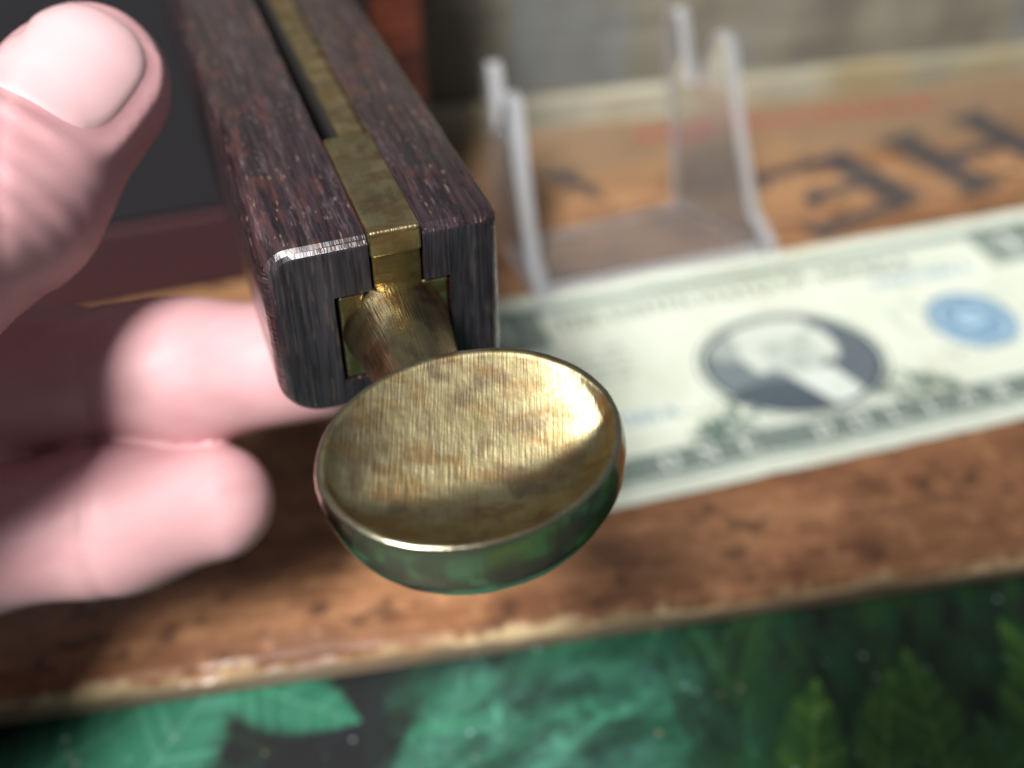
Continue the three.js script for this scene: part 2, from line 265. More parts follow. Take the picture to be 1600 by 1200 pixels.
// ---------------------------------------------------------------- banknote
{
  const W = 2048, H = 866, cv = document.createElement('canvas'); cv.width = W; cv.height = H;
  const c = cv.getContext('2d'), R = rng(31), K = W / 156;
  c.fillStyle = '#d3d8c8'; c.fillRect(0, 0, W, H);
  for (let i = 0; i < 2600; i++) { const l = 4 + R() * 40; c.strokeStyle = R() > 0.5 ? 'rgba(150,165,150,0.10)' : 'rgba(235,238,225,0.14)'; c.lineWidth = 1 + R() * 5; const x = R() * W, y = R() * H, a = R() * 6.3; c.beginPath(); c.moveTo(x, y); c.lineTo(x + Math.cos(a) * l, y + Math.sin(a) * l); c.stroke(); }
  for (let i = 0; i < 46; i++) { c.fillStyle = `rgba(${120 + R() * 40 | 0},${115 + R() * 40 | 0},90,0.05)`; c.beginPath(); c.ellipse(R() * W, R() * H, 40 + R() * 160, 20 + R() * 60, R() * 3, 0, 6.3); c.fill(); }
  const INK = '#3c4a48';
  const mm = (v) => v * K, Y = (v) => H - v * K;                   // from the lower left corner, mm
  // engraved border: bands of fine crossing lines
  function engraved(x0, y0, x1, y1, dens, alpha) {
    c.save(); c.beginPath(); c.rect(mm(x0), Y(y1), mm(x1 - x0), mm(y1 - y0)); c.clip();
    c.fillStyle = `rgba(60,78,74,${alpha})`; c.fillRect(mm(x0), Y(y1), mm(x1 - x0), mm(y1 - y0));
    c.strokeStyle = 'rgba(220,228,214,0.55)'; c.lineWidth = 2;
    for (let x = x0 - 8; x < x1 + 8; x += dens) { c.beginPath(); for (let t = 0; t <= 1; t += 0.1) c.lineTo(mm(x + 1.3 * Math.sin(t * 9 + x)), Y(y0 + t * (y1 - y0))); c.stroke(); }
    c.restore();
  }
  engraved(5, 3.4, 151, 4.8, 1.0, 0.62); engraved(5, 58.6, 151, 61.6, 1.0, 0.62); engraved(5, 4.2, 8.4, 61.6, 1.2, 0.6); engraved(147.6, 4.2, 151, 61.6, 1.2, 0.6);
  for (const [x, y] of [[6, 47], [132, 47], [6, 5], [132, 5]]) { engraved(x, y, x + 18, y + 14, 0.9, 0.6); c.fillStyle = '#d6ddcf'; c.font = `bold ${mm(10)}px serif`; c.textAlign = 'center'; c.fillText('1', mm(x + 9), Y(y + 3.6)); }
  c.textAlign = 'center'; c.textBaseline = 'alphabetic'; c.save(); c.translate(-mm(8), 0);
  c.fillStyle = INK; c.font = `bold ${mm(3)}px serif`; c.fillText('SILVER CERTIFICATE', mm(78), Y(59));
  c.lineWidth = 5; c.font = `bold ${mm(5.0)}px serif`; c.fillStyle = INK; c.fillText('THE UNITED STATES OF AMERICA', mm(78), Y(52.6));
  // lower legend: pale letters on an engraved band
  engraved(27, 5.2, 129, 11.4, 0.8, 0.8);
  c.font = `bold ${mm(5.4)}px serif`; c.lineWidth = 6; c.strokeStyle = '#33403f'; c.fillStyle = '#dce3d4';
  const word = 'ONE DOLLAR'; [...word].forEach((ch, i) => { const x = mm(42 + i * 8); c.strokeText(ch, x, Y(6.4)); c.fillText(ch, x, Y(6.4)); });
  // sprays of foliage beside the portrait
  for (const s of [-1, 1]) for (let i = 0; i < 60; i++) { c.fillStyle = `rgba(62,84,76,${0.25 + R() * 0.3})`; const a = R(), x = 78 + s * (12 + a * 17), y = 12 + R() * (11 * (1 - a) + 2); c.beginPath(); c.ellipse(mm(x), Y(y), mm(1.6), mm(0.6), R() * 3, 0, 6.3); c.fill(); }
  // oval medallion with a plain bust
  c.save(); c.translate(mm(78), Y(28.5)); c.scale(1.02, 0.84); c.translate(-mm(78), -Y(33.2));
  c.save(); c.beginPath(); c.ellipse(mm(78), Y(33.2), mm(19), mm(18.6), 0, 0, 6.3); c.fillStyle = '#46535a'; c.fill();
  c.beginPath(); c.ellipse(mm(78), Y(33.2), mm(17.8), mm(17.3), 0, 0, 6.3); c.clip();
  c.fillStyle = '#6f7a7c'; c.fillRect(0, 0, W, H);
  c.fillStyle = '#9aa39c'; c.beginPath(); c.ellipse(mm(72), Y(46), mm(12), mm(9), -0.3, 0, 6.3); c.fill();
  c.fillStyle = '#5a646a'; c.beginPath(); c.ellipse(mm(90), Y(33), mm(7), mm(16), 0, 0, 6.3); c.fill();
  c.fillStyle = '#4b555d'; c.beginPath(); c.moveTo(mm(58), Y(10)); c.lineTo(mm(60), Y(25)); c.quadraticCurveTo(mm(68), Y(30), mm(75), Y(27)); c.lineTo(mm(82), Y(13)); c.lineTo(mm(82), Y(8)); c.fill();
  c.fillStyle = '#5c666b'; c.beginPath(); c.moveTo(mm(84), Y(10)); c.lineTo(mm(86), Y(25)); c.quadraticCurveTo(mm(92), Y(25), mm(98), Y(18)); c.lineTo(mm(98), Y(8)); c.fill();
  c.fillStyle = '#b7bfb4'; c.beginPath(); c.ellipse(mm(79), Y(38), mm(7.6), mm(10), 0.05, 0, 6.3); c.fill();
  c.fillStyle = '#c9cfc3'; c.beginPath(); c.ellipse(mm(78), Y(46), mm(9), mm(4), 0, 0, 6.3); c.fill(); c.beginPath(); c.ellipse(mm(71), Y(38), mm(2.6), mm(7), 0, 0, 6.3); c.fill(); c.beginPath(); c.ellipse(mm(87), Y(38), mm(2.4), mm(6.6), 0, 0, 6.3); c.fill();
  c.fillStyle = 'rgba(120,128,124,0.55)'; for (const [x, y, a, b] of [[76, 39.6, 1.9, 0.8], [82.4, 39.6, 1.9, 0.8], [79.6, 34.6, 1.6, 0.7], [79.4, 31.8, 2.4, 0.5]]) { c.beginPath(); c.ellipse(mm(x), Y(y), mm(a), mm(b), 0, 0, 6.3); c.fill(); }
  c.fillStyle = '#d3d9cf'; c.beginPath(); c.moveTo(mm(75), Y(29)); c.lineTo(mm(85), Y(29)); c.lineTo(mm(88), Y(18)); c.lineTo(mm(84), Y(12)); c.lineTo(mm(80), Y(17)); c.fill();
  for (let i = 0; i < 900; i++) { c.strokeStyle = R() > 0.5 ? 'rgba(30,40,42,0.25)' : 'rgba(225,230,220,0.16)'; c.lineWidth = 1.5; const x = mm(60 + R() * 36), y = Y(12 + R() * 42), l = 10 + R() * 30; c.beginPath(); c.moveTo(x, y); c.lineTo(x + l, y + l * 0.3); c.stroke(); }
  c.restore();
  c.strokeStyle = '#2f3a3e'; c.lineWidth = 6; c.beginPath(); c.ellipse(mm(78), Y(33.2), mm(20), mm(19.6), 0, 0, 6.3); c.stroke();
  c.restore();
  // blue seal and serial numbers
  c.save(); c.translate(mm(122.5), Y(30.5)); c.fillStyle = '#7797ae'; c.beginPath(); for (let i = 0; i < 80; i++) { const a = i / 80 * Math.PI * 2, r = mm(i % 2 ? 10.2 : 9.4); c.lineTo(Math.cos(a) * r, Math.sin(a) * r); } c.fill();
  c.strokeStyle = '#b4cbd6'; c.lineWidth = 8; c.beginPath(); c.arc(0, 0, mm(7.4), 0, 6.3); c.stroke(); c.fillStyle = '#a9c6d6'; c.fillRect(-mm(3), -mm(3), mm(6), mm(5)); c.fillStyle = '#7797ae'; c.fillRect(-mm(2), -mm(1), mm(4), mm(1)); c.restore();
  c.fillStyle = 'rgba(70,80,78,0.75)'; c.font = `bold ${mm(15)}px serif`; c.globalAlpha = 0.16; c.fillText('ONE', mm(121), Y(29)); c.globalAlpha = 1;
  c.fillStyle = '#5b86ab'; c.font = `bold ${mm(4)}px serif`; c.fillText('A 83571264 A', mm(36), Y(20)); c.fillText('A 83571264 A', mm(121), Y(46.6));
  c.fillStyle = INK; c.font = `${mm(2.2)}px serif`; c.fillText('WASHINGTON, D.C.', mm(121), Y(51)); 
  c.strokeStyle = 'rgba(60,70,70,0.75)'; c.lineWidth = 3; for (const [x, y] of [[46, 20], [110, 21]]) { c.beginPath(); for (let t = 0; t < 1; t += 0.02) c.lineTo(mm(x + t * 18), Y(y + 1.4 * Math.sin(t * 30) * (1 - t) + 0.6 * Math.sin(t * 11))); c.stroke(); }
  for (let r = 0; r < 4; r++) { c.fillStyle = 'rgba(70,84,82,0.55)'; for (let x = 14; x < 46; x += 1.3) if (R() > 0.25) c.fillRect(mm(x), Y(44 - r * 3), mm(0.9), mm(1.1)); }
  c.restore();
  // soft fold marks and handling grime, as seen in used notes
  for (const x of [52, 104]) for (let i = 0; i < 160; i++) { c.fillStyle = 'rgba(120,118,100,0.10)'; c.beginPath(); c.arc(mm(x + (R() - 0.5) * 1.2), R() * H, 2 + R() * 5, 0, 6.3); c.fill(); }
  const map = new THREE.CanvasTexture(cv); map.colorSpace = THREE.SRGBColorSpace;
  const bump = dataTex(512, 256, (i, j) => 255 * fbm(i / 9, j / 9, 701, 4));
  const NX = 104, NZ = 44, pos = [], uv = [], idx = [];
  const hy = (x, z) => 0.45 + 1.0 * Math.max(0, fbm(x / 40 + 3, z / 40, 711, 2) - 0.35) + 0.35 * fbm(x / 11, z / 11, 712, 2) + 0.5 * Math.exp(-((x - 52) ** 2) / 10);
  for (const side of [1, 0]) for (let j = 0; j <= NZ; j++) for (let i = 0; i <= NX; i++) {
    let x = i / NX * 156, z = j / NZ * 66;
    const ex = (i === 0 || i === NX) ? 0.3 * (hash(j, 2, 5) - 0.5) : 0, ez = (j === 0 || j === NZ) ? 0.45 * (fbm(i / 3, j, 721, 2) - 0.5) : 0;
    pos.push((x - 78 + ex) * MM, (hy(x, z) + side * 0.12) * MM, -(z - 33 + ez) * MM); uv.push(x / 156, z / 66);
  }
  const N1 = (NX + 1) * (NZ + 1), at = (s, i, j) => (s ? 0 : N1) + j * (NX + 1) + i;
  for (let j = 0; j < NZ; j++) for (let i = 0; i < NX; i++) { idx.push(at(1, i, j), at(1, i + 1, j), at(1, i + 1, j + 1), at(1, i, j), at(1, i + 1, j + 1), at(1, i, j + 1)); idx.push(at(0, i, j), at(0, i + 1, j + 1), at(0, i + 1, j), at(0, i, j), at(0, i, j + 1), at(0, i + 1, j + 1)); }
  for (let i = 0; i < NX; i++) for (const j of [0, NZ]) { const a = at(1, i, j), b = at(1, i + 1, j), d = at(0, i, j), e = at(0, i + 1, j); j ? idx.push(a, b, e, a, e, d) : idx.push(a, e, b, a, d, e); }
  for (let j = 0; j < NZ; j++) for (const i of [0, NX]) { const a = at(1, i, j), b = at(1, i, j + 1), d = at(0, i, j), e = at(0, i, j + 1); i ? idx.push(a, e, b, a, d, e) : idx.push(a, b, e, a, e, d); }
  let g = new THREE.BufferGeometry(); g.setAttribute('position', new THREE.Float32BufferAttribute(pos, 3)); g.setAttribute('uv', new THREE.Float32BufferAttribute(uv, 2)); g.setIndex(idx);
  g = toCreasedNormals(g, 0.8);
  const m = part('banknote', g, std({ map, bumpMap: bump, bumpScale: 0.00015, roughness: 0.75 }), scene);
  m.position.copy(V(64.8, EYE, 181.2)); m.rotation.y = 16.6 * Math.PI / 180;
  m.userData = { label: 'worn one dollar banknote with blue seal lying flat on the board', category: 'banknote' };
}

// ---------------------------------------------------------------- clear acrylic display stand
{
  const mat = phys({ color: rgb(0.97, 0.975, 0.985), roughness: 0.08, transmission: 0.95, thickness: 0.003, ior: 1.49, attenuationColor: rgb(0.9, 0.92, 0.94), attenuationDistance: 0.03 });
  const turn = 18.4 * Math.PI / 180;
  const s = thing('display_stand', 'clear acrylic stand with two notched uprights behind the banknote', 'stand', V(61, EYE, 214), turn);
  const sh = new THREE.Shape(); const pts = [[0, 0], [29, 0], [34, 28], [37.5, 44], [37, 47.6], [35.2, 48.6], [33.6, 47.4], [29.8, 34.4], [28.6, 33.2], [27.4, 34], [24.4, 43.5], [22.8, 46.6], [20.6, 46.6], [19, 44], [15, 30], [7, 9], [0, 2.4]];
  sh.moveTo(...pts[0].map((v) => v * MM)); pts.slice(1).forEach((q) => sh.lineTo(q[0] * MM, q[1] * MM)); sh.closePath();
  const up = new THREE.ExtrudeGeometry(sh, { depth: 2.2 * MM, bevelEnabled: true, bevelThickness: 0.5 * MM, bevelSize: 0.5 * MM, bevelSegments: 3 }); up.translate(0, 0.6 * MM, -1.1 * MM);
  const swing = 23.4 * Math.PI / 180;      // the uprights splay from square
  const upG = toCreasedNormals(up, 0.5), frosted = phys({ color: rgb(0.86, 0.87, 0.9), roughness: 0.4, transmission: 0.7, thickness: 0.002, ior: 1.49 }); // sawn edges are matt
  for (const [x, a] of [[0, swing], [-57, 0]]) { const m = part('upright', upG, [mat, frosted], s); m.position.set(x * MM, 0, 0); m.rotation.y = Math.PI / 2 + a; if (x < 0) m.scale.y = 0.84; }
  const dx = -Math.sin(swing), dz = Math.cos(swing);
  const bs = new THREE.Shape(); const q = (x, t) => [(x + dx * t) * MM, dz * t * MM];
  bs.moveTo(-55.2 * MM, 1.5 * MM); bs.lineTo(...q(-1.9, 1.5)); bs.lineTo(...q(-1.9, 26)); bs.lineTo(-55.2 * MM, 21 * MM); bs.closePath();
  const base = new THREE.ExtrudeGeometry(bs, { depth: 2.2 * MM, bevelEnabled: true, bevelThickness: 0.4 * MM, bevelSize: 0.4 * MM, bevelSegments: 3 }); base.rotateX(-Math.PI / 2); base.translate(0, 0.8 * MM, 0);
  part('base_plate', toCreasedNormals(base, 0.5), [mat, frosted], s);
}

// ---------------------------------------------------------------- the rosewood tool with brass thumb lever
const GRIP = 1.1;                                            // size of tool and hand
const TOOL_YAW = 20.05 * Math.PI / 180;
{
  const tool = thing('sliding_bevel', 'rosewood and brass hand tool held above the board, thumb lever towards the viewer', 'hand tool', V(-23.4 * GRIP, 56.3 * GRIP, 83.0 * GRIP), TOOL_YAW);
  tool.scale.setScalar(GRIP);
  // local mm: x 0..24 across, y 0 top .. -20.8, z 0 end face, -z away
  const wood = dataTex(1024, 1024, (i, j) => {
    const x = i, y = j, w = 10 * (fbm(x / 160, y / 90, 801, 2) - 0.5);
    const g = fbm(x / 70, (y + w) / 5, 811, 4), band = fbm(x / 220, (y + w) / 34, 821, 3), pore = fbm(x / 26, y / 3.2, 831, 3), blot = fbm(x / 34, y / 22, 841, 4), grey = fbm(x / 60, y / 14, 851, 4);
    let c = mix3([26, 19, 23], [62, 44, 46], clamp(0.4 + 1.6 * (g - 0.5) + 1.2 * (band - 0.45)));
    c = mix3(c, [88, 48, 38], 0.5 * sstep(0.54, 0.74, blot));
    c = mix3(c, [104, 92, 96], 0.6 * sstep(0.52, 0.72, grey) * sstep(0.42, 0.62, pore));
    c = mix3(c, [14, 10, 12], 0.6 * sstep(0.58, 0.74, pore));
    c = mix3(c, [190, 166, 140], 0.4 * sstep(0.74, 0.84, fbm(x / 16, y / 5.5, 861, 3)));
    return c;
  }, true);
  const woodBump = dataTex(1024, 1024, (i, j) => 255 * (0.55 * fbm(i / 40, j / 3.2, 871, 4) + 0.45 * fbm(i / 12, j / 8, 881, 3)));
  const woodRough = dataTex(512, 512, (i, j) => 255 * clamp(0.32 + 0.5 * (fbm(i / 24, j / 9, 891, 4) - 0.5)));
  const mWood = phys({ clearcoat: 0.5, clearcoatRoughness: 0.22, map: wood, bumpMap: woodBump, bumpScale: 0.00014, roughness: 1, roughnessMap: woodRough });
  const endMap = dataTex(512, 512, (i, j) => {
    const g = fbm(i / 60, j / 3, 901, 4), b = fbm(i / 40, j / 26, 911, 4), s = fbm(i / 16, j / 3.4, 921, 3);
    let c = mix3([26, 25, 29], [54, 50, 55], clamp(0.45 + 1.2 * (g - 0.5) + 1.1 * (b - 0.5)));
    c = mix3(c, [84, 70, 62], 0.45 * sstep(0.58, 0.70, s) * sstep(0.45, 0.6, b));
    c = mix3(c, [26, 19, 23], 0.7 * sstep(0.6, 0.72, fbm(i / 22, j / 3, 931, 3)));
    return c;
  }, true);
  const endBump = dataTex(512, 512, (i, j) => 255 * fbm(i / 30, j / 2.2, 941, 4));
  const mEnd = std({ map: endMap, bumpMap: endBump, bumpScale: 0.00022, roughness: 0.38 });
  // stock: cross-section swept with a worn, rounded edge at the end face, then slot and recess cut out
  const outline = [];
  { const corner = (cx, cy, r, a0, n) => { for (let k = 0; k <= n; k++) { const a = a0 + k / n * Math.PI / 2; outline.push([cx + r * Math.cos(a), cy + r * Math.sin(a)]); } };
    corner(22.6, -1.1, 1.1, 0, 5); corner(2.8, -2.8, 2.8, Math.PI / 2, 9); corner(4.6, -16.2, 4.6, Math.PI, 10); corner(20.6, -17.4, 3.4, 1.5 * Math.PI, 8); }
  const cx = 12, cy = -10.4, LENB = 96, N = outline.length, pos = [], idx = [], rings = [];
  const shrink = (i) => outline.map(([x, y]) => { const k = Math.hypot(x - cx, y - cy); return [x - (x - cx) / k * i, y - (y - cy) / k * i]; });
  rings.push([1.5, 0], [1.2, -0.06], [0.75, -0.4], [0.3, -0.85], [0.08, -1.3], [0, -2.0]);
  for (let z = -3.5; z > -LENB; z -= 2) rings.push([0, z]);
  rings.push([0, -LENB + 1], [1, -LENB]);
  rings.forEach(([ins, z], r) => { shrink(ins).forEach(([x, y], k) => { const n = r > 3 && r < rings.length - 2 ? 0.16 * (fbm(z / 5, k * 0.8, 951, 3) - 0.5) : 0.03 * (hash(k, r, 9) - 0.5); const l = Math.hypot(x - cx, y - cy); pos.push((x + (x - cx) / l * n) * MM, (y + (y - cy) / l * n) * MM, z * MM); }); });
  for (let r = 0; r < rings.length - 1; r++) for (let k = 0; k < N; k++) { const a = r * N + k, b = r * N + (k + 1) % N, c = a + N, d = b + N; idx.push(a, c, b, b, c, d); }
  const f0 = pos.length / 3; pos.push(cx * MM, cy * MM, 0, cx * MM, cy * MM, -LENB * MM);
  for (let k = 0; k < N; k++) { idx.push(f0, k, (k + 1) % N); const o = (rings.length - 1) * N; idx.push(f0 + 1, o + (k + 1) % N, o + k); }
  let g = new THREE.BufferGeometry(); g.setAttribute('position', new THREE.Float32BufferAttribute(pos, 3)); g.setIndex(idx); g.computeVertexNormals();
  g = toCreasedNormals(g, 0.6);
  const ev = new Evaluator(); ev.attributes = ['position', 'normal']; ev.useGroups = false;
  let br = new Brush(g); br.updateMatrixWorld();
  const cut = (x0, x1, y0, y1, z0, z1) => { const b = new THREE.BoxGeometry((x1 - x0) * MM, (y1 - y0) * MM, (z1 - z0) * MM); b.translate((x0 + x1) / 2 * MM, (y0 + y1) / 2 * MM, (z0 + z1) / 2 * MM); const q = new Brush(b); q.updateMatrixWorld(); br = ev.evaluate(br, q, SUBTRACTION); };
  cut(10.35, 15.75, -14, 3, -90, 3); cut(6.55, 18.35, -16.8, -6.2, -5, 3);
  const sg = boxUV(br.geometry, 0.1, 'z', 0.052);
  { const p = sg.attributes.position, a = [], b = [], n = new THREE.Vector3(), A = new THREE.Vector3(), B = new THREE.Vector3(), C = new THREE.Vector3();
    for (let i = 0; i < p.count; i += 3) { A.fromBufferAttribute(p, i); B.fromBufferAttribute(p, i + 1); C.fromBufferAttribute(p, i + 2); n.crossVectors(B.sub(A), C.sub(A)).normalize(); (n.z > 0.75 ? b : a).push(i, i + 1, i + 2); }
    sg.setIndex([...a, ...b]); sg.clearGroups(); sg.addGroup(0, a.length, 0); sg.addGroup(a.length, b.length, 1); }
  const stock = part('stock', sg, [mWood, mEnd], tool); stock.userData.label = 'dark rosewood stock with worn end grain';

  // brass
  const streak = dataTex(1024, 512, (i, j) => 255 * (0.65 * fbm(i / 70, j / 1.5, 1001, 3) + 0.35 * fbm(i / 25, j / 9, 1011, 3)));
  const patina = (seed, a, b, c3, c4) => dataTex(512, 512, (i, j) => {
    const x = fbm(i / 60, j / 60, seed, 5), y = fbm(i / 34, j / 30, seed + 7, 4), s = fbm(i / 60, j / 2.2, seed + 9, 3);
    let c = mix3(a, b, sstep(0.25, 0.75, x + 0.35 * (s - 0.5))); c = mix3(c, c3, 0.6 * sstep(0.46, 0.76, y)); c = mix3(c, c4, 0.6 * sstep(0.46, 0.78, fbm(i / 20, j / 44, seed + 21, 4)));
    return c;
  }, true);
    const brassMap = patina(1121, [168, 154, 114], [192, 178, 136], [128, 110, 88], [156, 122, 80]);   // one tarnished brass for every fitting
  const brassOld = std({ map: brassMap, metalness: 1, roughness: 0.28, bumpMap: streak, bumpScale: 0.00007 });
  const brassFace = std({ map: brassMap, metalness: 1, roughness: 0.34, bumpMap: streak, bumpScale: 0.00005 });
  const brassFlat = std({ map: brassMap, metalness: 1, roughness: 0.42, bumpMap: streak, bumpScale: 0.00006 });
  const brassRim = std({ color: rgb(0.5, 0.46, 0.33), metalness: 1, roughness: 0.2, bumpMap: streak, bumpScale: 0.00002 });
  const brassDull = std({ map: brassMap, metalness: 1, roughness: 0.5, bumpMap: streak, bumpScale: 0.00008 });
  const blade = part('blade', rbox(13.0, 15.6, -13.9, -2.1, -89.6, -17, 0.1), std({ color: rgb(0.3, 0.29, 0.28), metalness: 1, roughness: 0.45 }), tool); blade.userData.label = 'steel blade folded in the slot';
  part('brass_strip', boxUV(rbox(12.9, 15.7, -2.1, -1.2, -89.6, -17, 0.12), 0.03, 'z'), brassDull, tool);
  part('cap_plate', boxUV(rbox(10.5, 15.6, -2.4, 0.5, -19.4, 0.3, 0.35, 3), 0.03, 'z'), brassFlat, tool);
  part('neck_plate', boxUV(rbox(10.6, 15.5, -8, -1.2, -4.6, -0.1, 0.25, 2), 0.03, 'x'), brassOld, tool);
  part('socket_plate', boxUV(rbox(6.9, 18.2, -16.6, -6.4, -4.8, -0.15, 0.4, 3), 0.03, 'x'), brassOld, tool);
  // post: turned stem along the tool's axis
  const postP = [[0, -1], [5.2, -1], [5.45, -0.3], [5.4, 0.6], [5.05, 2.4], [4.6, 5], [4.2, 8], [3.9, 11], [3.7, 13.4], [3.4, 14.4], [0, 14.4]].map(([r, z]) => new THREE.Vector2(r * MM, z * MM));
  const post = new THREE.LatheGeometry(new THREE.SplineCurve(postP.slice(1, 9)).getPoints(36), 72); { const u = post.attributes.uv; for (let i = 0; i < u.count; i++) u.setXY(i, u.getY(i) * 0.6, u.getX(i) * 1.0); } post.rotateX(Math.PI / 2); post.translate(12.5 * MM, -11.1 * MM, 0);
  part('post', post, brassOld, tool);
  // thumb lever: thick round paddle lying level, dished on top, polished rounded rim
  const ox = 13.0, oy = -7.3, oz = 22.4, Rr = 13.05;
  const lever = new THREE.Group(); lever.name = 'thumb_lever'; lever.position.set(ox * MM, oy * MM, oz * MM); lever.rotation.x = 12 * Math.PI / 180; lever.rotation.z = 4 * Math.PI / 180; tool.add(lever);
  const paddle = (prof, scoop, flare, n = 200) => {                                    // profile (fraction of radius, height mm)
    const ps = [], us = [], ix = [], m = prof.length;
    for (let i = 0; i <= n; i++) { const a = i / n * Math.PI * 2, q = i % n, R = Rr * (1 + 0.012 * Math.sin(2 * a + 0.6) + 0.012 * (fbm(6 + 5 * Math.cos(a), 6 + 5 * Math.sin(a), 1201, 2) - 0.5) + 0.006 * (fbm(60 + 40 * Math.cos(a), 60 + 40 * Math.sin(a), 1203, 2) - 0.5));
      for (let k = 0; k < m; k++) { let [r, y] = prof[k]; const front = Math.max(0, Math.sin(a)); if (scoop) { const q = Math.min(1, r / 0.95); const nx = q * Math.cos(a), ch = Math.sqrt(Math.max(1e-4, 1 - nx * nx)), sz = clamp(q * Math.sin(a) / ch, -1, 1), w = sstep(-0.15, 0.6, sz); y -= scoop * Math.pow(ch, 0.8) * ((sz + 1) / 1.3 * (1 - w) + w * (1 - ((sz - 0.3) / 0.7) ** 2)) * sstep(1, 0.97, q); } if (flare) r += flare * Math.pow(front, 1.3) * clamp((2.75 - y) / 3.8) * (r > 0.3 ? 1 : r / 0.3); if (flare) { const hh = Math.sin(a) > 0 ? 0.35 + 0.65 * Math.pow(front, 0.7) : 0.35 + 0.4 * Math.pow(-Math.sin(a), 2); y = 2.9 - 1.13 * (2.9 - y) * (1 + (hh - 1) * sstep(0.55, 0.95, r)); } const x = R * r * Math.cos(a), z = 0.77 * R * r * Math.sin(a); ps.push(x * MM, (y - 2.9) * MM, z * MM); us.push((0.94 * z - 0.34 * x) / 30 + 0.5, (0.94 * x + 0.34 * z) / 30 + 0.5); } }
    for (let i = 0; i < n; i++) for (let k = 0; k < m - 1; k++) { const a = i * m + k, b = a + m; ix.push(a, a + 1, b, b, a + 1, b + 1); }
    const o = new THREE.BufferGeometry(); o.setAttribute('position', new THREE.Float32BufferAttribute(ps, 3)); o.setAttribute('uv', new THREE.Float32BufferAttribute(us, 2)); o.setIndex(ix);
    const v = mergeVertices(o, 1e-7); v.computeVertexNormals(); return v;
  };
  const dish = []; for (let k = 0; k <= 60; k++) { const r = k / 60 * 0.93; dish.push([r, 2.8 + 0.1 * r]); }
  dish.push([0.945, 2.895], [0.96, 2.9], [0.975, 2.88]);
  part('dished_face', paddle(dish, 3.3, 0), brassFace, lever);
  const rimPts = [[0.975, 2.88], [0.99, 2.8], [1.0, 2.5], [1.012, 1.5], [1.018, 0.2], [1.005, -1.2], [0.965, -2.8], [0.86, -4.0], [0.6, -5.0], [0.3, -5.4], [0, -5.45]];
  const rim = new THREE.SplineCurve(rimPts.map(([r, y]) => new THREE.Vector2(r, y))).getPoints(60).map((v) => [Math.max(0, v.x), v.y]);
  part('rim', paddle(rim, 0, 0.13), brassRim, lever);
}

